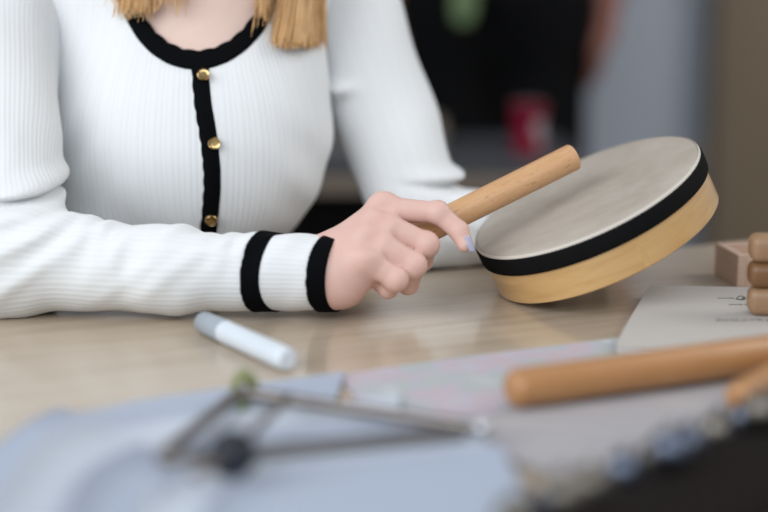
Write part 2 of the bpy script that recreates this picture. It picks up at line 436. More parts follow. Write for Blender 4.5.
# green tag hanging in front of the shirt
M['green'] = new_mat('green_plastic', (.11, .165, .07), .5)
g0 = P(466, 4, 2.93)
def tg(q): return np.maximum(np.abs(q[:, 1] - f32(g0[1])) - .004, smin(cap(q, g0 + np.array([-.004, 0, -.018]), g0 + np.array([-.008, 0, .07]), .0165, .019), cap(q, g0, g0 + np.array([.0, 0, .05]), .0155, .0155), .01))
V, Q = surfnet(tg, g0 - np.array([.05, .02, .06]), g0 + np.array([.05, .02, .12]), .004, 1)
tag_ = mob('green_tag', V, Q, M['green']); props(tag_, 'rounded green tag hanging in front of the black shirt', 'tag')
cordp = [g0 + np.array([-.008, 0, .09]), g0 + np.array([.01, -.02, .2]), np.array([pxc - .02, pyc - .145, 1.30]), np.array([pxc - .05, pyc - .12, 1.42]), np.array([pxc - .06, pyc - .02, 1.50])]
mob('cord', *tube(cordp, .0035, 6), M['green'], tag_)

# ------------------------------------------------------------------ seated woman
SHr, ELr, MIr, WRr = P(-2, -25, 1.655), P(-1, 260, 1.482), P(170, 271, 1.466), P(335, 273.5, 1.466)
SHl, ELl, WLl = P(334, -25, 1.735), P(424, 230, 1.672), P(612, 224, 1.655)
txm = P(194, 100, 1.66)[0]
zc = lambda py, D=1.64: P(0, py, D)[2]
YT = 1.655                                   # depth (Y) of the torso axis
def torso(p, off=0.0):
    X, Y, Z = txm, YT, 0
    d = ell(p, (X, Y + .012, zc(60)), (.115, .078, .19))
    d = smin(d, ell(p, (X - .024, Y + .03, zc(240)), (.088, .075, .20)), .04)
    d = smin(d, ell(p, (X, Y + .0, zc(120)), (.098, .090, .085)), .05)
    for s, bx_ in ((-1, 142), (1, 239)):
        d = smin(d, ell(p, (P(bx_, 140, 1.6)[0], Y - .042, zc(156)), (.057, .054, .068)), .065)
    d = smin(d, chain(p, [P(92, 20, 1.655), P(94, 130, 1.640), P(100, 260, 1.635)], [.040, .036, .036], .02), .03)
    d = smin(d, cap(p, (X, Y + .035, zc(-50)), SHl + np.array([-.012, 0, .0]), .055, .046), .05)
    d = smin(d, cap(p, (X, Y + .035, zc(-50)), SHr + np.array([.012, 0, .0]), .055, .046), .05)
    d = smin(d, cap(p, (X, Y + .03, zc(-60)), (X, Y + .025, zc(-150)), .058, .048), .035)
    return d - off
a_n, b_n, pcx, pcy = 76.0, 90.0, 197.0, -34.0
nkc = P(pcx, pcy, 1.570); sc_n = 1.60 / F
def neck_open(p):
    """negative inside the neck opening: half-ellipse front, round neck column"""
    x = (p[:, 0] - f32(nkc[0])) / f32(a_n * sc_n); z = (p[:, 2] - f32(nkc[2])) / f32(b_n * sc_n * 1.0)
    rr = np.sqrt(x * x + np.minimum(z, 0) ** 2); fr = (rr - 1) * f32(a_n * sc_n)
    return np.maximum(fr, p[:, 1] - f32(YT + .085))
def cardi(p):
    d = torso(p, .0045)
    d = d + .0012 * wob(p, 55) * np.clip((.95 - p[:, 2]) / .1, 0, 1)
    # soft pull folds from the armholes
    q = (p[:, 0] - f32(txm)); d = d - .0016 * np.sin((p[:, 2] - .8) * 90 + np.abs(q) * 120) * np.exp(-((np.abs(q) - .105) / .03) ** 2) * np.exp(-((p[:, 2] - .85) / .05) ** 2)
    return d
zbot = TZ - .06
def cardi_cut(p):
    d = np.maximum(cardi(p), -neck_open(p))
    d = np.maximum(d, -(cap(p, (txm, YT + .03, zc(-60)), (txm, YT + .01, zc(-200)), .064, .075)))
    return np.maximum(d, f32(zbot) - p[:, 2])

lo = np.array([txm - .24, YT - .16, zbot - .02]); hi = np.array([txm + .24, YT + .20, zc(-110)])
V, Q = surfnet(cardi_cut, lo, hi, .0042, 3)

# body: hand in high resolution + the rest, one mesh
HI, HM, HR, HP = P(384, 209.5, 1.480), P(381, 224, 1.467), P(373, 240, 1.456), P(366, 260, 1.449)
PI_, PM, PR, PP = P(438, 212.5, 1.478), P(426, 244.5, 1.469), P(413, 265, 1.459), P(396, 279, 1.451)
FI = [HI, PI_, P(459, 231, 1.476), P(465, 244, 1.4735)]
FM = [HM, PM, P(422, 261, 1.491), P(404, 259, 1.503)]
FR = [HR, PR, P(408, 284, 1.479), P(390, 276, 1.492)]
FP = [HP, PP, P(388, 289, 1.464), P(376, 280, 1.474)]
TH = [P(352, 262, 1.488), P(388, 262, 1.506), P(416, 243, 1.523), P(428, 228, 1.526)]
WA, WB = P(327, 262, 1.471), P(327, 279, 1.464)
def hand(p):
    d = smin(cap(p, P(270, 267, 1.468), WA, .017, .0165), cap(p, P(270, 279, 1.464), WB, .017, .0165), .015)
    pal = smin(cap(p, WA, HI, .0185, .0115), cap(p, WA * .6 + WB * .4, HM, .017, .0118), .012)
    pal = smin(pal, cap(p, WA * .4 + WB * .6, HR, .017, .0112), .012)
    pal = smin(pal, cap(p, WB, HP, .0185, .0108), .012)
    pal = smin(pal, cap(p, P(345, 285, 1.463), P(362, 272, 1.462), .018, .014), .012)
    pal = smin(pal, cap(p, P(350, 258, 1.480), P(375, 235, 1.484), .014, .011), .015)
    d = smin(d, pal, .02)
    rad = [(.0108, .0086, .0080, .0068), (.0112, .0097, .0086, .0075), (.0112, .0100, .0085, .0072), (.0104, .0090, .0076, .0065)]
    fs = None
    for pts, r in zip((FI, FM, FR, FP), rad):
        e = chain(p, pts, r, .003)
        mid = (pts[0] + pts[1]) / 2                     # belly of the first segment, knuckle bump
        e = smin(e, ell(p, pts[1], (r[1] * 1.07,) * 3), .004)
        fs = e if fs is None else smin(fs, e, .0016)
    d = smin(d, fs, .0060)
    dc = unit(np.array([-.25, -.55, .8]))               # back-of-hand direction
    for q, rr in ((HI, .0090), (HM, .0092), (HR, .0088), (HP, .0080)):
        d = smin(d, ell(p, q + dc * .0046, (rr,) * 3), .011)
    d = smin(d, chain(p, TH, (.0135, .0115, .0100, .008), .004), .008)
    # hollows between the knuckles and fine knuckle creases
    for a_, b_ in ((HI, HM), (HM, HR), (HR, HP)):
        q = (a_ + b_) / 2 + dc * .0165 + np.array([.006, 0, 0]); d = smax(d, -ell(p, q, (.0050,) * 3), .016)
    for pts in (FI, FM, FR, FP):
        ax_ = unit(pts[1] - pts[0]); t = (p - pts[1].astype(f32)) @ ax_.astype(f32)
        near = np.exp(-(np.linalg.norm(p - pts[1].astype(f32), axis=1) / .012) ** 2)
        d = d + .00022 * np.sin(t * 2 * math.pi / .0030) * near
    tend = np.zeros(len(p), f32)
    for q in (HI, HM, HR):                               # tendons
        e = cap(p, WA * .5 + WB * .5 + dc * .012, q + dc * .008, .002, .0035); tend = tend + np.exp(-np.maximum(e, 0) / .004)
    d = d - .0011 * np.minimum(tend, 1.2)
    return d
lo = P(262, 320, 1.40); hi = P(480, 180, 1.56)
lo = np.minimum(lo, hi) - .015; hi = np.maximum(P(262, 320, 1.40), hi) + .015; lo[1] = 1.36; hi[1] = 1.56
Vh, Qh = surfnet(hand, lo, hi, .00125, 3)

# the drum is needed for the hidden hand
nD = unit(-.425 * RGT + .855 * UPV + .288 * -FWD)
RAD, DEP = .1015, .0470
upw = np.array([0, 0, 1.0]); vlow = unit(-upw + (upw @ nD) * nD)
def lowz(D): return (P(585, 194, D) - nD * DEP + vlow * RAD)[2]
Dd = 1.45
for _ in range(60):
    g = (lowz(Dd + .001) - lowz(Dd)) / .001; Dd -= (lowz(Dd) - TZ - .0005) / g
DC_ = P(585, 194, Dd); DB = DC_ - nD * DEP
print('drum D', Dd, 'lowest', lowz(Dd), np.degrees(math.acos(nD @ upw)))
out = unit((WLl - DB) - ((WLl - DB) @ nD) * nD)       # outward in the drum's plane, toward the left wrist
side = np.cross(nD, out)
RP = DB + out * RAD
lh_palm = RP + out * .036 - nD * .004
def lhand(p):
    d = cap(p, WLl + np.array([-.09, 0, 0]), WLl, .022, .019)
    d = smin(d, cap(p, WLl, lh_palm + side * .01, .019, .013), .02)
    d = smin(d, cap(p, WLl, lh_palm - side * .02, .018, .012), .02)
    fs = None
    for s_, L in ((-.028, .050), (-.009, .058), (.010, .060), (.028, .052)):
        b0 = lh_palm + side * s_ - nD * .006; b1 = RP + side * s_ * .95 + out * .004 - nD * .0125
        e = chain(p, [b0, b1, b1 - out * L * .55 - nD * .002, b1 - out * L + nD * .002], [.0105, .0092, .0082, .0068], .004)
        fs = e if fs is None else smin(fs, e, .0015)
    d = smin(d, fs, .007)
    tb = lh_palm + side * .030
    return smin(d, chain(p, [tb - side * .02, tb + nD * .016 + side * .008, RP + out * .011 + nD * .022 + side * .05], [.013, .011, .008], .005), .008)
lo = np.minimum(np.minimum(WLl, RP - out * .08), lh_palm) - .1; hi = np.maximum(np.maximum(WLl, RP), lh_palm) + .08
Vl, Ql = surfnet(lhand, lo, hi, .0025, 2)
hdc = np.array([txm + .0, YT - .03, zc(-222)])
def body(p):
    d = torso(p, 0)
    d = smin(d, head_sdf(p, hdc, 1.0, (.25, -1, 0)), .025)
    d = smin(d, chain(p, [SHr, ELr, MIr, P(300, 274, 1.462)], [.044, .034, .025, .0195], .02), .02)
    d = smin(d, chain(p, [SHl, ELl, WLl - np.array([.04, 0, 0])], [.037, .029, .020], .02), .02)
    # collar bones and the hollow between them
    for s in (-1, 1): d = smin(d, cap(p, (txm + s * .018, YT - .048, zc(-8)), (txm + s * .12, YT - .012, zc(-32)), .0055, .006), .016)
    for s in (-1, 1):
        kn = np.array([txm + s * .10, 1.33, .52]); d = smin(d, chain(p, [(txm + s * .085, YT + .04, .52), kn, (kn[0], kn[1] + .03, .09), (kn[0], kn[1] - .09, .035)], [.06, .05, .035, .03], .02), .04)
    return d
lo = (txm - .27, 1.16, 0.0); hi = (txm + .46, YT + .22, hdc[2] + .15)
Vb, Qb = surfnet(body, lo, hi, .0072, 2)
def weld(pieces):
    obs = []
    for v_, q_ in pieces:
        me = bpy.data.meshes.new('w'); me.from_pydata(v_.tolist(), [], q_.tolist()); o = bpy.data.objects.new('w', me); COL.objects.link(o); obs.append(o)
    for o in obs[1:]:
        mm = obs[0].modifiers.new('b', 'BOOLEAN'); mm.operation = 'UNION'; mm.object = o; mm.solver = 'EXACT'
    dg = bpy.context.evaluated_depsgraph_get(); me = bpy.data.meshes.new_from_object(obs[0].evaluated_get(dg))
    v_ = np.empty(len(me.vertices) * 3); me.vertices.foreach_get('co', v_); f_ = [tuple(p.vertices) for p in me.polygons]
    for o in obs: mo = o.data; bpy.data.objects.remove(o); bpy.data.meshes.remove(mo)
    bpy.data.meshes.remove(me); return v_.reshape(-1, 3), f_
Vall, Qall = weld([(Vb, Qb), (Vh, Qh), (Vl, Ql)])
kn = [(HI, .013, 1.0), (HM, .013, .95), (HR, .012, .9), (HP, .012, .9), (PI_, .010, 1.0), (PM, .011, .7), (PR, .010, .7), (PP, .010, .7), (FI[3], .009, .6), (P(350, 300, 1.45), .02, .5)]
flush = np.where((Vall[:, 0] > P(318, 270, 1.46)[0]) & (Vall[:, 0] < P(480, 270, 1.46)[0]) & (Vall[:, 2] < zc(185, 1.46)) & (Vall[:, 1] < 1.52), .46, 0.0)
for q, r_, s_ in kn: flush = np.maximum(flush, s_ * np.exp(-(np.linalg.norm(Vall - q, axis=1) / (r_ * 1.15)) ** 2))
woman = mob('person', Vall, Qall, M['skin'], attrs={'flush': flush})
props(woman, 'seated woman in white rib-knit cardigan with black trim, holding a wooden beater', 'person')

# cardigan
def rib_torso(V): return np.arctan2(V[:, 0] - txm, -(V[:, 1] - (YT + .03))) * .125
cg = mob('cardigan', V, Q, M['knit'], woman, attrs={'rib': rib_torso(V)})

def seg_frame(p, a, b):
    a = np.asarray(a); ax_ = unit(b - a); w = np.array([0, -1.0, 0.15]); w = unit(w - (w @ ax_) * ax_); u = np.cross(ax_, w)
    if u[2] < 0: u = -u
    q = p - a.astype(f32); t = q @ ax_.astype(f32); return t, np.arctan2(q @ u.astype(f32), q @ w.astype(f32)), q
g_ = lambda x: np.exp(-x * x)
def sleeve_r_raw(p):
    d = cap(p, SHr, ELr, .059, .048)
    d = smin(d, chain(p, [ELr, MIr, WRr], [.0415, .0325, .0298], .015), .022)
    return d
LF = np.linalg.norm(WRr - ELr)
cut_n = unit(np.array([1.0, -.42, .0])); end_c = P(331, 273, 1.466)
def sl_end(p): return (p - end_c.astype(f32)) @ cut_n.astype(f32)
def sleeve_r_folded(p):
    d = sleeve_r_raw(p)
    t, an, q = seg_frame(p, ELr, WRr)
    # diagonal drag folds along the forearm (t in metres, an = 0 facing the room, + up)
    f = np.zeros(len(p), f32)
    for t0, sl, wd_, am, ac, aw in ((.052, .030, .010, .0045, 1.2, .9), (.083, .028, .010, .0040, 1.1, .8), (.118, .030, .012, .0050, .9, 1.0), (.143, .020, .008, .0030, .8, .8),
                                    (.192, .050, .012, .0038, .35, .9), (.215, .045, .010, .0026, .9, .7), (.166, .05, .011, .0024, .1, .9),
                                    (.240, .02, .010, .0022, .8, .8)):
        f += am * g_((t - t0 - sl * (an - .8)) / wd_) * g_((an - ac) / aw)
    f *= .72 * np.clip(t / .03, 0, 1)
    f += (.0011 * wob(p, 95, 3) + .0009 * np.sin(t * 260 - an * 4 + 2 * np.sin(t * 61 + an))) * np.clip(t / .03, 0, 1) * g_((an - 1.0) / .9) * np.clip((.27 - t) / .03, 0, 1)
    f += .0005 * np.sin(t * 150 - an * 2.6 + .8 * np.sin(t * 47)) * np.clip(t / .03, 0, 1) * np.clip((LF - t) / .03, 0, 1)
    # bunching at the bend of the elbow
    ez = p[:, 2] - f32(ELr[2]); exx = p[:, 0] - f32(ELr[0]); near = g_((exx - .03) / .045)
    for z0, slp, am, wd_ in ((.060, .05, .0075, .0085), (.043, .12, .0055, .007), (.024, .45, .005, .008), (-.004, .7, .0035, .009)):
        f += am * g_((ez - z0 - slp * (exx - .03)) / wd_) * near
    f -= .0085 * g_((ez - .0505 - .06 * (exx - .03)) / .0030) * g_((exx - .03) / .05)
    # upper arm long soft folds
    t2, an2, q2 = seg_frame(p, ELr, SHr)
    up = np.clip((t2 - .07) / .05, 0, 1)
    f += up * (.0022 * np.sin(t2 * 42 + an2 * 2.2) + .0016 * np.sin(an2 * 4 + t2 * 18))
    return d - f
def sleeve_r(p):
    d = np.maximum(sleeve_r_folded(p), sl_end(p))
    return np.maximum(d, f32(TZ + .0006) - p[:, 2] - np.where(p[:, 1] > E0[1] + .01, .0, 0))
lo = np.minimum.reduce([SHr, ELr, WRr]) - .085; hi = np.maximum.reduce([SHr, ELr, WRr]) + .085; lo[2] = TZ - .01
V, Q = surfnet(sleeve_r, lo, hi, .0026, 3)
def rib_sleeve(V, S, E, W, r1, r2):
    pm = unit(unit(S - E) + unit(W - E) * -1)
    v = V.astype(f32); t1, a1, _ = seg_frame(v, E, S); t2, a2, _ = seg_frame(v, E, W)
    use = ((V - E) @ pm) > 0
    return np.where(use, a1 * r1, a2 * r2)
mob('sleeve', V, Q, M['knit'], cg, attrs={'rib': rib_sleeve(V, SHr, ELr, WRr, .055, .036)})
# black cuff bands on that sleeve
def band_r(x0, x1, grow, tilt):
    c0 = P(x0, 274, 1.462).astype(f32); c1 = P(x1, 274, 1.462).astype(f32); nn = unit(np.array([1.0, tilt, -.0])).astype(f32)
    def f(p):
        fd = sleeve_r_folded(p); e = np.maximum(fd - grow, np.maximum(-((p - c0) @ nn), (p - c1) @ nn))
        e = smax(e, f32(TZ + .0004) - p[:, 2], .001) if False else np.maximum(e, f32(TZ + .0004) - p[:, 2])
        return e
    a = np.minimum(P(x0, 320, 1.40), P(x1, 220, 1.55)) - .02; b = np.maximum(P(x0, 320, 1.40), P(x1, 220, 1.55)) + .02
    a[1], b[1] = 1.36, 1.53
    return surfnet(f, a, b, .0013, 2)
mob('cuff_band', *band_r(258, 277, .0015, -.46), M['trim'], cg)
mob('cuff_band', *band_r(321, 338, .0016, -.42), M['trim'], cg)

def sleeve_l_f(p):
    d = cap(p, SHl, ELl, .054, .0420)
    d = smin(d, cap(p, ELl, WLl, .0375, .029), .006)
    ez = p[:, 2] - f32(ELl[2]); exx = p[:, 0] - f32(ELl[0])
    f = np.zeros(len(p), f32)
    for z0, slp, am, wd_, x0 in ((.050, -.06, .0085, .0055, .040), (.030, -.20, .0075, .006, .052), (.010, -.35, .005, .008, .055), (-.006, -.3, .003, .008, .04)):
        f += am * g_((ez - z0 - slp * (exx - x0)) / wd_) * g_((exx - x0) / .035)
    f -= .010 * g_((ez - .0405 + .10 * (exx - .035)) / .0030) * g_((exx - .03) / .035)
    t2, an2, _ = seg_frame(p, ELl, SHl); up = np.clip((t2 - .05) / .05, 0, 1)
    f += up * (.0020 * np.sin(t2 * 46 - an2 * 2.0) + .0012 * np.sin(an2 * 3 + t2 * 25))
    f += .014 * g_((p[:, 2] - f32(zc(84, 1.70))) / .008) * g_((p[:, 0] - f32(P(338, 85, 1.7)[0])) / .014)    # tuck at the armpit
    f += .0016 * np.sin(exx * 120 + ez * 60) * np.clip(exx / .05, 0, 1)
    return d - f
def sleeve_l(p):
    d = np.maximum(sleeve_l_f(p), p[:, 0] - f32(WLl[0]))
    return np.maximum(d, f32(TZ + .0006) - p[:, 2])
lo = np.minimum.reduce([SHl, ELl, WLl]) - .08; hi = np.maximum.reduce([SHl, ELl, WLl]) + .08; lo[2] = TZ - .01
V, Q = surfnet(sleeve_l, lo, hi, .0034, 3)
mob('sleeve', V, Q, M['knit'], cg, attrs={'rib': rib_sleeve(V, SHl, ELl, WLl, .051, .037)})
for x0, w_ in ((.062, .019), (.012, .014)):
    c0 = WLl - np.array([x0, 0, 0])
    fb = lambda p: np.maximum(np.maximum(np.abs(sleeve_l_f(p)) - .0012, np.abs(p[:, 0] - f32(c0[0])) - w_ / 2), f32(TZ + .0004) - p[:, 2])
    V, Q = surfnet(fb, c0 - np.array([.02, .06, .06]), c0 + np.array([.02, .06, .06]), .0018, 1)
    mob('cuff_band', V, Q, M['trim'], cg)

# neckline and placket: strips laid onto the knit
def strip(fn_pts, half, thick, n, cross=6, scallop=0.0, wave=.012, edge=1):
    """fn_pts: centre points (n,3) of rays, with side vectors; lies on the cardigan surface"""
    C = np.asarray(fn_pts); tang = np.gradient(C, axis=0); tang /= np.linalg.norm(tang, axis=1, keepdims=True)
    sd = np.cross(tang, np.array([0, -1.0, 0])); sd /= np.linalg.norm(sd, axis=1, keepdims=True)
    s = np.concatenate([[0], np.cumsum(np.linalg.norm(np.diff(C, axis=0), axis=1))])
    rows = []
    for j in range(cross + 1):
        k_ = (j / cross) * 2 - 1
        hw = half * (1 + scallop * np.abs(np.sin(math.pi * s / wave)) * (1 if k_ * edge > 0 else .15))
        o = C + sd * (k_ * hw)[:, None]; o[:, 1] = 1.2
        h = march(cardi, o, np.tile([0, 1.0, 0], (len(o), 1)), .8)
        rise = thick * (1 - abs(k_) ** 4 * .9)
        rows.append(h + np.array([0, -1, 0]) * (rise + .0003))
    Vt = np.stack(rows, 1); nu, nv = len(C) - 1, cross
    Vg, Fg = Vt.reshape(-1, 3), [(i * (nv + 1) + j, i * (nv + 1) + j + 1, (i + 1) * (nv + 1) + j + 1, (i + 1) * (nv + 1) + j) for i in range(nu) for j in range(nv)]
    return slab(Vg, Fg, nu, nv, np.array([0, .004, 0]))
th = np.linspace(math.pi * 1.02, 2 * math.pi * .99, 120)
cn = np.stack([nkc[0] + a_n * sc_n * np.cos(th), np.full(120, 1.2), nkc[2] + b_n * sc_n * np.sin(th)], 1)
mob('neckline_trim', *strip(cn, .0073, .0028, 120, 8, .17, .0160, -1), M['trim'], cg)
pl = np.array([(203, 58), (204, 75), (207, 100), (211, 122), (214, 143), (215.5, 165), (215, 185), (212, 210), (208, 235), (203, 262), (200, 300)], float)
ti = np.linspace(0, len(pl) - 1, 90); pxs = np.interp(ti, range(len(pl)), pl[:, 0]); pys = np.interp(ti, range(len(pl)), pl[:, 1])
D_front = 1.585
cpl = np.array([P(a, b, D_front) for a, b in zip(pxs, pys)])
mob('placket', *strip(cpl, .0070, .0026, 90, 6, .14, .014, 1), M['trim'], cg)
for bpx, bpy_ in ((203.5, 77), (214, 143.5), (211.5, 217), (200, 288)):
    o = CAM.copy(); d_ = unit(ray(bpx, bpy_)); h = march(cardi, [o + d_ * 1.2], [d_], .8)[0]
    e = .004; G = np.array([cardi((h + np.eye(3)[i] * e)[None].astype(f32))[0] - cardi((h - np.eye(3)[i] * e)[None].astype(f32))[0] for i in range(3)]); G = unit(G)
    rb = .0055
    mob('button', *lathe(h + G * .003, G, [(0, 0), (rb * .9, 0), (rb, .0010), (rb, .0028), (rb * .90, .0036), (rb * .78, .0030), (rb * .4, .0029), (0, .0029)], 28), M['brass'], cg, auto=50)

# trousers (only a dark corner shows at the table edge)
def tro(p):
    d = ell(p, (txm, YT + .05, .56), (.17, .13, .14))
    d = smin(d, ell(p, (txm, YT + .035, .66), (.13, .10, .13)), .05)
    for s in (-1, 1):
        knn = np.array([txm + s * .10, 1.33, .52]); d = smin(d, chain(p, [(txm + s * .085, YT + .04, .53), knn, (knn[0], knn[1] + .03, .12)], [.085, .066, .05], .03), .05)
    return d
V, Q = surfnet(tro, (txm - .3, 1.16, .03), (txm + .3, YT + .28, .78), .010, 2)
mob('trousers', V, Q, M['trousers'], woman)

# fingernails
def nail(tip, along, nrm, L=.0065, Wd=.0048):
    a = unit(along); n_ = unit(np.asarray(nrm) - (np.asarray(nrm) @ a) * a); b = np.cross(a, n_)
    def fn(u, w):
        s = (w * 2 - 1); l = (u - .42) * 2 * L; wdt = Wd * (1 - .25 * max(0, u - .55) ** 1 * 2 * abs(1)) * (1 if u < .8 else max(.25, 1 - ((u - .8) / .2) ** 2 * .75))
        return tip + a * l + b * s * wdt + n_ * (.0016 - .0022 * s * s - .0009 * (u - .3) ** 2)
    Vn, Fn = grid(fn, 12, 8); return slab(Vn, Fn, 12, 8, -n_ * .0007)
al = P(473.0, 251, 1.4715) - P(467.5, 234, 1.4725)
mob('fingernail', *nail(P(470.5, 243, 1.4706), al, (.88, -.42, .20), .0070, .0048), M['nail'], woman)

# hair
def strands(n, fn, r, seg=9):
    parts, tones = [], []
    VV, FF, TT, c = [], [], [], 0
    for i in range(n):
        pts = fn(i); m_ = len(pts); rad = np.full(m_, r) * np.linspace(1, .75, m_)
        v_, f_ = tube(pts, rad, 4, False); VV.append(v_); FF += [tuple(x + c for x in q) for q in f_]; c += len(v_)
        TT.append(np.full(len(v_), np.clip(rng.normal(.5, .22), 0, 1)))
    return np.vstack(VV), FF, np.concatenate(TT)
def lock(x0, x1, xe0, xe1, ye, top, jit, lift, yj=3, curl=2.0):
    def fn(i):
        u = rng.random(); ph = rng.random() * 6.28; lay = rng.random()
        ys = np.linspace(top, ye + rng.normal(0, yj), 12); t = np.linspace(0, 1, 12)
        xs = (x0 + (x1 - x0) * u) * (1 - t) + (xe0 + (xe1 - xe0) * u) * t + curl * np.sin(t * 3 + ph * .2) + rng.normal(0, jit) * t ** 2
        o = np.array([CAM + 1.2 * unit(ray(a, b)) for a, b in zip(xs, ys)]); dd = np.array([unit(ray(a, b)) for a, b in zip(xs, ys)])
        h = march(lambda p: torso(p, .007), o, dd, .72)
        ycap = YT - .03; h[:, 1] = np.minimum(h[:, 1], ycap + .02)
        depth = lift * (.25 + .75 * lay) * np.sin(np.pi * np.clip(u, .03, .97)) ** .5
        return h - dd * depth
    return fn
HV = [strands(1900, lock(288, 320, 280, 321, 42, -140, 4.0, .016, 3.2, 4), .00036),
      strands(560, lock(126, 160, 122, 152, 8, -140, 5, .016, 5, 4), .00036),
      strands(110, lock(150, 178, 150, 184, 0, -140, 5, .016, 7, 4), .00032),
      strands(70, lock(262, 275, 259, 269, 17, -140, 4, .010, 8, 3), .00032)]
def hairmass(p):
    d = ell(p, hdc + np.array([0, .02, .035]), (.090, .105, .098))
    d = smin(d, cap(p, hdc + np.array([0, .06, 0]), hdc + np.array([0, .075, -.15]), .07, .055), .04)
    for s in (-1, 1): d = smin(d, chain(p, [hdc + np.array([s * .078, .01, .03]), hdc + np.array([s * .085, -.02, -.09]), hdc + np.array([s * .088, -.045, -.140])], [.028, .022, .014], .02), .03)
    return smax(d, -ell(p, hdc + np.array([.03, -.115, -.03]), (.062, .075, .095)), .012)
Vm, Qm = surfnet(hairmass, hdc - np.array([.16, .2, .24]), hdc + np.array([.16, .22, .18]), .006, 1)
parts = [(Vm, Qm.tolist())] + [(a, b) for a, b, _ in HV]
Vh_, Fh_ = join(parts); tone = np.concatenate([.45 + .25 * np.sin(Vm[:, 0] * 700 + 3 * np.sin(Vm[:, 1] * 90))] + [c for _, _, c in HV])
mob('hair', Vh_, Fh_, M['hair'], woman, attrs={'tone': tone})

# ------------------------------------------------------------------ frame drum
m = new_mat('maple_hoop', (.6, .36, .15), .3); M['maple'] = m; k = N(m)
cx_n = k.t.nodes.new('ShaderNodeCombineXYZ'); k.link(k.attr('along'), cx_n.inputs[0]); k.link(k.attr('height'), cx_n.inputs[1])
mp_ = k.t.nodes.new('ShaderNodeMapping'); mp_.inputs['Scale'].default_value = (9, 70, 1); k.link(cx_n.outputs[0], mp_.inputs['Vector'])
g1 = k.noise(mp_.outputs[0], 1.6, 5, .6, .8); g2 = k.noise(mp_.outputs[0], 6, 3, .6)
k.color(k.mix(k.math('MULTIPLY', g2, .22), k.ramp(g1, [(.3, (.56, .325, .125)), (.55, (.64, .40, .17)), (.75, (.69, .45, .21))]), (.40, .21, .07)))
k.b.inputs['Coat Weight'].default_value = .4; k.b.inputs['Coat Roughness'].default_value = .15
drum = empty('frame_drum', DB + vlow * RAD, 'round wooden frame drum with pale skin head and black band, tilted on the table', 'drum')
du, dw, _ = frame(nD)
hoop = [(RAD - .007, .001), (RAD - .0065, 0), (RAD - .0012, 0), (RAD, .0012), (RAD, DEP - .003), (RAD - .002, DEP - .001), (RAD - .006, DEP - .001), (RAD - .007, DEP - .002), (RAD - .007, .001)]
# the hoop gets its own local axes so that the grain runs round it
V, Fc = lathe(DB, nD, hoop, 128)
an_h = np.repeat(np.arange(128) / 128 * 2 * math.pi * RAD, len(hoop))
ho = mob('hoop', V, Fc, M['maple'], drum, auto=40, attrs={'along': an_h, 'height': (V - DB) @ nD})
m = new_mat('drum_skin', (.5, .45, .4), .55, spec=.35); k = N(m)
a = k.noise(k.coord((1, 1, 1)), 14, 6, .65, .6); b2 = k.noise(k.coord((1, 1, 1)), 90, 4, .6)
k.color(k.mix(k.math('MULTIPLY', b2, .35), k.ramp(a, [(.3, (.40, .34, .275)), (.5, (.47, .415, .355)), (.72, (.53, .48, .42))]), (.30, .25, .205))); k.bump(b2, .08, .0006)
mob('drumhead', *lathe(DB, nD, [(0, DEP), (RAD * .5, DEP), (RAD - .003, DEP + .0002), (RAD - .0008, DEP - .0004), (RAD + .0007, DEP - .002), (RAD + .0007, DEP - .0075)], 128), m, drum, auto=60)
mob('lit_skin_edge', *lathe(DB, nD, [(RAD + .0005, DEP - .0050), (RAD + .0012, DEP - .0046), (RAD + .0013, DEP - .0022), (RAD + .0008, DEP - .0008), (RAD + .0002, DEP - .0006)], 128), new_mat('lit_edge_tone', (.62, .57, .50), .6), drum)  # light catching the skin's edge, built as a paler ring
m = new_mat('black_tape', (.004, .004, .0045), .8, spec=.15); k = N(m)
ang = None
tb0, tb1 = DEP - .0190, DEP - .0027
V, Fc = lathe(DB, nD, [(RAD + .0003, tb0), (RAD + .0016, tb0 + .0006), (RAD + .0020, tb0 + .003), (RAD + .0020, tb1 - .002), (RAD + .0016, tb1 - .0004), (RAD + .0004, tb1)], 360)
k_ = 6; rr = V.reshape(360, k_, 3)                 # woven ribs of the tape
axisp = DB + ((V - DB) @ nD)[:, None] * nD; rad_dir = (V - axisp); rad_dir /= np.linalg.norm(rad_dir, axis=1, keepdims=True)
sgn = np.repeat((np.arange(360) % 2) * 2 - 1, k_); V = V + rad_dir * (sgn * .00045)[:, None]
mob('tape_band', V, Fc, m, drum, smooth=True)

# wooden beater in the right hand
M['beech'] = wood('beech_dowel', (.50, .27, .12), (.60, .35, .17), 40, (3, 3, 3), rough=.45, fine=.55)
b_in, b_out = P(386, 250, 1.4995), P(575, 156, 1.534)
V, Fc = dowel(b_in - (b_out - b_in) * .0, b_out, .0103, .003, 40)
def dowel_obj(name, a, b, r, mat, rnd=.004, label=None, cat=None, group=None):
    a, b = np.asarray(a, float), np.asarray(b, float); L = np.linalg.norm(b - a)
    Vd, Fd = dowel((0, 0, 0), (0, 0, L), r, rnd)
    me = bpy.data.meshes.new(name); me.from_pydata((Vd[:, [2, 0, 1]]).tolist(), [], Fd); me.materials.append(mat)
    me.polygons.foreach_set('use_smooth', [True] * len(me.polygons)); me.set_sharp_from_angle(angle=R(50))
    o = bpy.data.objects.new(name, me); COL.objects.link(o); o.location = tuple(a)
    o.rotation_mode = 'QUATERNION'; o.rotation_quaternion = Vector(tuple(b - a)).to_track_quat('X', 'Z'); return props(o, label, cat, group)
m = wood('beech_stick', (.58, .32, .155), (.66, .39, .20), 26, (1.5, 14, 14), rough=.42, fine=.3); M['stick'] = m
k = N(m)   # short dark flecks of beech
src = k.b.inputs['Base Color'].links[0].from_socket
fk = k.noise(k.coord((3, 22, 22)), 34, 2, .5); fm = k.math('GREATER_THAN', fk, .66)
k.color(k.mix(k.math('MULTIPLY', fm, .45), src, (.25, .11, .04)))
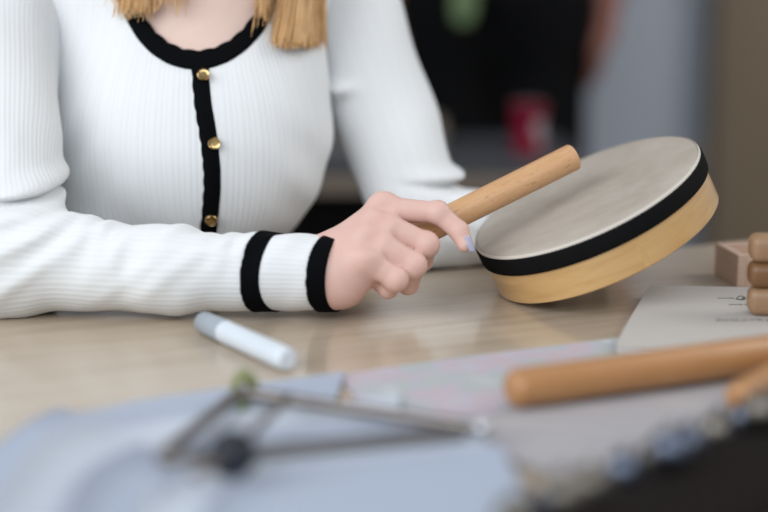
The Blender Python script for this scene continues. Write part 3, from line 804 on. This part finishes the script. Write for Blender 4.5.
dowel_obj('wooden_beater', b_in, b_out, .0116, M['stick'], .003, 'wooden beater held in her right hand above the drum', 'beater')

# ------------------------------------------------------------------ foreground things
M['clave'] = wood('clave_wood', (.40, .19, .07), (.52, .26, .105), 20, (1.4, 12, 12), rough=.32, fine=.35)
def on(px, py, z): return T(px, py, TZ + z)
PZ = .0030                                              # top of the paper layer
rc = .0135
ca, cb_ = on(508, 389, PZ + rc), on(800, 349, PZ + rc)
dowel_obj('clave', ca, cb_, rc, M['clave'], .009, 'thick round wooden clave lying across the papers in front of the notebook', 'clave', None)
rs = .0125
sa, sb = on(735, 404, PZ + rs), on(800, 352, PZ + rs)
sb = sa + unit(np.array([.085, .12, 0])) * .15
dowel_obj('clave', on(738, 400, PZ + .012), on(738, 400, PZ + .012) + unit(np.array([.07, .10, 0])) * .12, .012, M['clave'], .008, 'short wooden clave end between the thick clave and the leather bell strap', 'clave')

# notebook
M['paper'] = new_mat('white_paper', (.47, .435, .40), .7, spec=.3)
M['page_edge'] = new_mat('page_edge', (.62, .62, .62), .7)
M['paper_skylit'] = new_mat('skylit_paper', (.54, .58, .65), .6, spec=.3)  # white paper, cool tint of the daylight put into its colour
m = new_mat('ink', (.12, .11, .11), .7); M['ink'] = m
NT = .011
n0, n1 = T(650, 285, TZ + NT), T(616, 341, TZ + NT); n0[2] = n1[2] = TZ
ndv = n0 - n1; nh = np.linalg.norm(ndv); nyv = ndv / nh; nxv = unit(np.array([1.0, -.10, 0])); NW = .20
nb = empty('notebook', n1 + nxv * .1 + nyv * .1, 'closed white notebook with small writing under the stacked wooden bars', 'notebook')
def nbt(u, w):
    sag = .0045 * max(0, 1 - w / .28) ** 2
    return n1 + nxv * NW * u + nyv * nh * w + np.array([0, 0, NT - sag])
Vn, Fn = grid(nbt, 12, 24)
Vn2, Fn2 = slab(Vn, Fn, 12, 24, np.array([0, 0, -.0012])); mob('cover', Vn2, Fn2, M['paper'], nb, auto=30)
for i in range(4):
    z1 = NT - .0016 - i * .0023
    def pg(u, w, i=i, z1=z1):
        sag = .0045 * max(0, 1 - w / .28) ** 2 * (z1 / NT); of = .0012 * math.sin(i * 2.1)
        return n1 + nxv * ((NW - .002) * u + .001 + of * .3) + nyv * ((nh - .003) * w + .0010 + .0007 * i) + np.array([0, 0, z1 - sag])
    a, b = grid(pg, 6, 24); mob('page_block', *slab(a, b, 6, 24, np.array([0, 0, -.0021])), M['page_edge'], nb, auto=30)
def squiggle(px0, px1, py, amp, n, zz=TZ + NT + .0002):
    parts = []
    x = px0
    while x < px1:
        w = random.uniform(3, 7); pts = []
        for t in np.linspace(0, 1, 9): pts.append(T(x + w * t, py + amp * math.sin(t * random.uniform(7, 13) + x) , zz))
        parts.append(tube(pts, .00028, 4)); x += w + random.uniform(1, 2.4)
    return parts
ring_ = [T(741 + 3.6 * math.cos(t), 298 + 2.0 * math.sin(t), TZ + NT + .0002) for t in np.linspace(0, 6.283, 18)]
hw = [squiggle(718, 734, 298, .5, 5), squiggle(736, 750, 298.5, 1.2, 4) + [tube(ring_, .0004, 4)], squiggle(729, 748, 304.5, .4, 4), squiggle(716, 768, 320, 1.0, 6)]
for ln in hw: mob('handwriting', *join(ln), M['ink'], nb)

# pink-beige wooden box
M['pinewood'] = wood('pale_pink_wood', (.62, .43, .32), (.70, .51, .40), 16, (1, 1, 12), rough=.55, fine=.2)
q0, q1 = T(714, 274), T(737, 288)
bev_ = q0 - q1; bl = np.linalg.norm(bev_); by = bev_ / bl; bxv = np.array([by[1], -by[0], 0.0]); bh = .029
wbx = empty('wooden_box', (q0 + q1) / 2 + bxv * .05, 'small open box of pale pinkish wood behind the notebook', 'box')
Mb = np.stack([bxv, by, [0, 0, 1]], 1); bw = .10; wt = .0075
ctr = (q0 + q1) / 2 + bxv * bw / 2
mob('side_panel', *bbox(ctr - bxv * (bw / 2 - wt / 2) + [0, 0, bh / 2], (wt, bl, bh), Mb, .0008), M['pinewood'], wbx, False)
mob('side_panel', *bbox(ctr + bxv * (bw / 2 - wt / 2) + [0, 0, bh / 2], (wt, bl, bh), Mb, .0008), M['pinewood'], wbx, False)
mob('end_panel', *bbox(ctr - by * (bl / 2 - wt / 2) + [0, 0, bh / 2], (bw - 2 * wt, wt, bh), Mb, .0008), M['pinewood'], wbx, False)
mob('end_panel', *bbox(ctr + by * (bl / 2 - wt / 2) + [0, 0, bh / 2], (bw - 2 * wt, wt, bh), Mb, .0008), M['pinewood'], wbx, False)
mob('bottom_panel', *bbox(ctr + [0, 0, .004], (bw - 2 * wt, bl - 2 * wt, .006), Mb, .0005), M['pinewood'], wbx, False)

# three stacked wooden bars on the notebook
M['bar_light'] = wood('bar_light_wood', (.30, .175, .09), (.36, .215, .12), 20, (1.2, 10, 10), rough=.45, fine=.3)
M['bar_dark'] = wood('bar_dark_wood', (.17, .08, .03), (.21, .105, .042), 20, (1.2, 10, 10), rough=.4, fine=.3)
zb = TZ + NT
pb = T(749, 316, zb)
for i, (dx, hh, mt, lb) in enumerate([(0, .0220, 'bar_light', 'rounded wooden bar lying on the notebook, bottom of the stack of three'),
                                     (-.0005, .0205, 'bar_dark', 'darker brown rounded wooden bar in the middle of the stack of three'),
                                     (0, .0220, 'bar_light', 'rounded pale wooden bar on top of the stack of three')]):
    L, W_ = .16, .024
    bm = bmesh.new(); bmesh.ops.create_cube(bm, size=1)
    for v_ in bm.verts: v_.co = Vector((v_.co.x * L, v_.co.y * W_, v_.co.z * hh))
    bmesh.ops.bevel(bm, geom=bm.edges[:], offset=.0070, segments=5, affect='EDGES', profile=.5)
    me = bpy.data.meshes.new('wooden_bar'); bm.to_mesh(me); bm.free(); me.materials.append(M[mt]); me.polygons.foreach_set('use_smooth', [True] * len(me.polygons))
    o = bpy.data.objects.new('wooden_bar', me); COL.objects.link(o)
    ang_ = R(-4 + 3 * i); o.rotation_euler = (0, 0, ang_)
    o.location = (pb[0] + dx + L / 2 * math.cos(ang_), pb[1] + .008 + L / 2 * math.sin(ang_), zb + hh / 2 + .0001)
    props(o, lb, 'wooden bar', 'stacked wooden bars'); zb += hh

# ------------------------------------------------------------------ papers
def sheet(name, corners, zfun, mat, label, group='paper sheets on the table', nu=24, nv=24, th=.0003):
    c = [np.asarray(q) for q in corners]
    fn = lambda u, w: (c[0] * (1 - u) + c[1] * u) * (1 - w) + (c[3] * (1 - u) + c[2] * u) * w + np.array([0, 0, zfun(u, w)])
    a, b = grid(fn, nu, nv); o = mob(name, *slab(a, b, nu, nv, np.array([0, 0, -th])), mat, auto=60)
    return props(o, label, 'paper', group)
# printed sheet with pink and green picture
m = new_mat('printed_sheet', (.6, .6, .62), .6, spec=.3); M['print'] = m; k = N(m)
vo = k.t.nodes.new('ShaderNodeTexVoronoi'); vo.inputs['Scale'].default_value = 26; k.link(k.coord(), vo.inputs['Vector'])
nz = k.noise(k.coord(), 22, 3)
colr = k.ramp(nz, [(.32, (.46, .49, .56)), (.44, (.53, .40, .43)), (.51, (.46, .44, .50)), (.58, (.39, .45, .41)), (.70, (.57, .57, .60))])
k.color(k.mix(.8, (.48, .49, .53), colr))
sheet('printed_sheet', [T(335, 377), T(640, 335), T(760, 395), T(430, 470)], lambda u, w: .0012 + .0008 * math.sin(u * 5), M['print'], 'printed paper sheet with pink and green pictures under the thick clave')
m = new_mat('pinkish_sheet', (.56, .52, .52), .6, spec=.3); M['pinkish'] = m; k = N(m); wv = k.noise(k.coord((2, 14, 1)), 8, 3); k.color(k.ramp(wv, [(.35, (.35, .335, .365)), (.6, (.44, .415, .41))]))
sheet('paper_sheet', [T(430, 440), T(640, 362), T(860, 392), T(760, 540)], lambda u, w: .0018 + .0006 * math.sin(u * 4 + w * 3), M['pinkish'], 'warm white paper sheet under the leather bell strap')
# fanned stack with curled corners at the lower left
def fan(cx_, cy_, i):
    """rounded, drooping corner sheet"""
    return None
m = M['paper_skylit']
fan_def = [((30, 420), (345, 376), .012, .0), ((66, 436), (400, 400), .013, .002), ((105, 452), (440, 420), .013, .003), ((150, 470), (480, 436), .012, .004), ((200, 486), (500, 454), .011, .005)]
M['sheet_shaded'] = new_mat('shaded_bluish_paper', (.40, .445, .54), .55, spec=.3)  # darker copy for alternate sheets, shadow on the papers put into the colour
names = ['topmost curled corner at far left', 'second', 'third', 'fourth', 'fifth']
labels = ['large bluish white paper sheet curling down at the far left table end',
          'bluish white sheet fanned just right of the far left curled sheet',
          'bluish white sheet in the middle of the fanned paper corners',
          'bluish white sheet under the black beater ball in the fan of papers',
          'bluish white sheet lowest and rightmost in the fan of papers']
FA = T(30, 420); fdir = unit(np.array([-.02, -.30, 0])); fnx = np.array([-fdir[1], fdir[0], 0])
def paper_z(p):
    """one soft roll along the left edge of the stack"""
    s_ = float((p - FA) @ fnx); r_ = float((p - FA) @ fdir)
    sm = lambda x: x * x * (3 - 2 * x)
    up = sm(min(1, max(0, (s_ + .002) / .035))); dn = 1 - sm(min(1, max(0, (s_ - .03) / .07)))
    return TZ + .0036 + .014 * up * dn * sm(min(1, max(0, .25 + r_ * 8)))
for i, (A_, B_, ht, zo) in enumerate(fan_def):
    a = T(*A_); b = T(*B_); dx_ = b - a; back = np.array([-.02, -.30, 0]) + np.array([.012 * i, 0, 0])
    zt_ = .0030 - .0005 * i
    def fn(u, w, a=a, dx_=dx_, back=back, i=i):
        rr_ = .30; cu, cw = max(0, 1 - u / rr_), max(0, 1 - w / rr_)      # rounded corner
        p = a + dx_ * (u + cw ** 2 * .12 * (1 - u)) + back * (w + cu ** 2 * .10 * (1 - w))
        lift = .0065 * max(0, 1 - u * np.linalg.norm(dx_) / .016) ** 2
        return np.array([p[0], p[1], paper_z(p) + .0008 * i + lift])
    aa, bb = grid(fn, 36, 24); o = mob('paper_sheet', *slab(aa, bb, 36, 24, np.array([0, 0, -.0004])), M['sheet_shaded'] if i % 2 == 0 else M['paper_skylit'], auto=60)
    props(o, labels[i], 'paper', 'fanned paper sheets at the lower left')

# white marker pen
M['white_plastic'] = new_mat('white_plastic', (.66, .71, .76), .35)
m0, m1 = on(288, 360, .009), on(203, 322, .009)
mk = empty('marker_pen', (m0 + m1) / 2 - [0, 0, .009], 'white round marker pen with grey cap lying on the bare table', 'pen')
md = unit(m1 - m0); ML = np.linalg.norm(m1 - m0)
V, Fc = lathe(m0, md, [(0, 0), (.0068, 0), (.0085, .002), (.009, ML * .1), (.009, ML * .72), (.0082, ML * .725)], 28); mob('barrel', V, Fc, M['white_plastic'], mk, auto=40)
V, Fc = lathe(m0, md, [(.0088, ML * .715), (.0092, ML * .72), (.0088, ML - .002), (.0072, ML), (0, ML)], 28); mob('cap', V, Fc, new_mat('pale_grey_plastic', (.34, .38, .42), .4), mk, auto=40)

# music triangle: bent steel rod, open at one corner, with a cord loop
M['steel'] = new_mat('dull_steel', (.23, .205, .19), .35, 1.0)
tz = .0125
A3, B3, C3 = on(240, 392, tz), on(155, 461, tz), on(482, 428, tz)
gap0 = B3 + (C3 - B3) * .93 ; 
def fillet(a, c, b, r, n=8):
    d1, d2 = unit(a - c), unit(b - c); p1, p2 = c + d1 * r, c + d2 * r
    return [(1 - t) ** 2 * p1 + 2 * t * (1 - t) * c + t * t * p2 for t in np.linspace(0, 1, n)]
tri = [C3 + np.array([0, .0, 0])] + fillet(C3, A3, B3, .016) + fillet(A3, B3, C3, .016) + [C3 + (B3 - C3) * .06 + np.array([0, -.004, 0])]
pts = []
for i in range(len(tri) - 1):
    n_ = max(1, int(np.linalg.norm(tri[i + 1] - tri[i]) / .01))
    for t in range(n_): pts.append(tri[i] + (tri[i + 1] - tri[i]) * t / n_)
pts.append(tri[-1])
tro_ = empty('triangle_instrument', (A3 + B3 + C3) / 3 * np.array([1, 1, 0]) + np.array([0, 0, TZ]), 'steel triangle instrument with a green cord loop lying on the papers', 'musical triangle')
mob('rod', *tube(pts, .0042, 14), M['steel'], tro_, auto=60)
mob('ball_end', *lathe(C3 - np.array([0, 0, .0058]), (0, 0, 1), [(.0058 * math.sin(t), .0058 - .0058 * math.cos(t)) for t in np.linspace(0, math.pi, 14)], 20), M['alu'], tro_)
lp = [A3 + np.array([0, 0, .0025]) + np.array([.003 + .0075 * math.cos(t) * .8, .002, .001 + .0085 * math.sin(t)]) for t in np.linspace(0, 6.2832, 24)]
lp2 = [A3 + np.array([.001, 0, .0025]) + np.array([.001 + .009 * math.cos(t) * .5, .006 * math.cos(t), .001 + .0085 * math.sin(t)]) for t in np.linspace(0, 6.2832, 24)]
lp3 = [A3 + np.array([.001, .002, -.004]), A3 + np.array([.004, -.012, -.0055]), A3 + np.array([.002, -.020, -.0055])]
mob('cord_loop', *join([tube(lp, .0030, 8), tube(lp2, .0026, 8), tube(lp3, .0022, 8)]), new_mat('green_cord', (.20, .23, .07), .8), tro_)
# beater of the triangle
b0, b1 = on(232, 454, .0245), on(288, 396, tz + .0075)
bt = empty('triangle_beater', b0 - [0, 0, .0155], 'thin metal beater with black ball grip lying against the triangle', 'beater')
pr = [(.0150 * math.sin(t), .0150 - .0150 * math.cos(t)) for t in np.linspace(0, math.pi, 18)]
mob('ball_grip', *lathe(b0 - unit(b1 - b0) * .0150, b1 - b0, pr, 28), new_mat('black_rubber', (.006, .007, .014), .5), bt)
mob('rod', *tube([b0 + (b1 - b0) * t for t in np.linspace(.05, 1.0, 12)], .0030, 12), M['steel'], bt, auto=60)
mob('rod_tail', *tube([b0, b0 + (b0 - b1) * .30 + np.array([-.012, .01, -.004])], .003, 10), M['steel'], bt, auto=60)

# leather strap with bells at the lower right
M['leather'] = new_mat('dark_leather', (.010, .007, .006), .8, spec=.1); k = N(M['leather']); k.bump(k.noise(k.coord(), 220, 4), .4, .001)
SZ = .010
sA, sB = T(548, 512, TZ + PZ + SZ), T(790, 408, TZ + PZ + SZ)
sd_ = unit(sB - sA); sn_ = np.array([sd_[1], -sd_[0], 0]); SL = np.linalg.norm(sB - sA) + .10; sA = sA - sd_ * .035; SWd = .085
stz = TZ + PZ
strap_c = sA + sd_ * SL / 2 + sn_ * SWd / 2
bs = empty('bell_strap', [strap_c[0], strap_c[1], stz], 'dark brown leather strap edged with small silver and pale brass bells', 'bells')
def st(u, w):
    e_ = math.sin(math.pi * min(1, max(0, w))) ** .5
    return sA + sd_ * SL * u + sn_ * SWd * w + np.array([0, 0, stz - sA[2] + .004 + (SZ + .006) * e_ + .0015 * math.sin(u * 17)])
a_, b_ = grid(st, 40, 16); mob('strap', *slab(a_, b_, 40, 16, np.array([0, 0, -.0035])), M['leather'], bs, auto=60)
M['bell_silver'] = new_mat('silver_bell', (.14, .16, .21), .35, 1.0); M['bell_brass'] = new_mat('pale_brass_bell', (.20, .18, .155), .42, 1.0)
nb_ = int(SL / .034)
for i in range(nb_):
    br = .0118
    for row in ((0, -.004), ) if i % 3 else ((0, -.004), (1, .020)):
        c_ = sA + sd_ * (.012 + i * .034 + row[0] * .010) + sn_ * row[1]
        c_ = np.array([c_[0], c_[1], stz + br + .001 + row[0] * .016])
        prf = [(.0015, br + .003), (.0015, br)] + [(br * math.sin(t), br * math.cos(t)) for t in np.linspace(.15, math.pi / 2 - .06, 9)] + [(br * 1.07, .0006), (br * 1.07, -.0006)] + [(br * math.sin(t), br * math.cos(t)) for t in np.linspace(math.pi / 2 + .06, math.pi, 9)]
        bl_ = mob('bell', *lathe(c_, (0, 0, 1), prf, 24), M['bell_silver'] if i % 2 else M['bell_brass'], bs, auto=60)
        mob('slit', *bbox(c_ + [0, 0, -br * .62], (br * 1.6, .0016, br * .8), rotz(i), .0003, 1), M['metal_dark'], bl_, False)

# ------------------------------------------------------------------ light
W = bpy.data.worlds.new('World'); SC.world = W; W.use_nodes = True
bg = W.node_tree.nodes['Background']; bg.inputs[0].default_value = (.80, .90, 1.0, 1); bg.inputs[1].default_value = .37
def area(name, loc, target, size, energy, color=(1, 1, 1), sy=None):
    l = bpy.data.lights.new(name, 'AREA'); l.shape = 'RECTANGLE'; l.size = size; l.size_y = sy or size; l.energy = energy; l.color = color
    o = bpy.data.objects.new(name, l); COL.objects.link(o); o.location = loc
    o.rotation_euler = (Vector(target) - Vector(loc)).to_track_quat('-Z', 'Y').to_euler(); return o
area('window_light', (-2.0, -.15, 2.25), (0, 1.5, .85), 2.6, 56, (.94, .97, 1.0), 2.0)
area('front_fill_light', (.1, -1.3, 2.35), (0.1, 1.5, .85), 2.6, 31, (.90, .95, 1.0), 1.2)  # added front fill, evens out the light on her torso
area('back_light', (1.6, 2.2, 2.5), (.75, YB, 1.0), .9, 15, (.95, .97, 1.0))  # added lamp that only brightens the back wall
area('warm_light', (2.2, 1.6, 2.3), (.25, 1.5, .8), .8, 12, (1.0, .90, .78))

# ------------------------------------------------------------------ camera
cd = bpy.data.cameras.new('Camera'); cam = bpy.data.objects.new('Camera', cd); COL.objects.link(cam)
cam.location = tuple(CAM); cam.rotation_euler = (math.pi / 2 - PITCH, 0, 0)
cd.lens = 85; cd.sensor_width = 36; cd.sensor_fit = 'HORIZONTAL'; cd.clip_start = .05
cd.dof.use_dof = True; cd.dof.focus_distance = 1.498; cd.dof.aperture_fstop = 1.65; cd.dof.aperture_blades = 0
SC.camera = cam
SC.view_settings.view_transform = 'Standard'; SC.view_settings.look = 'None'; SC.view_settings.exposure = 0.22
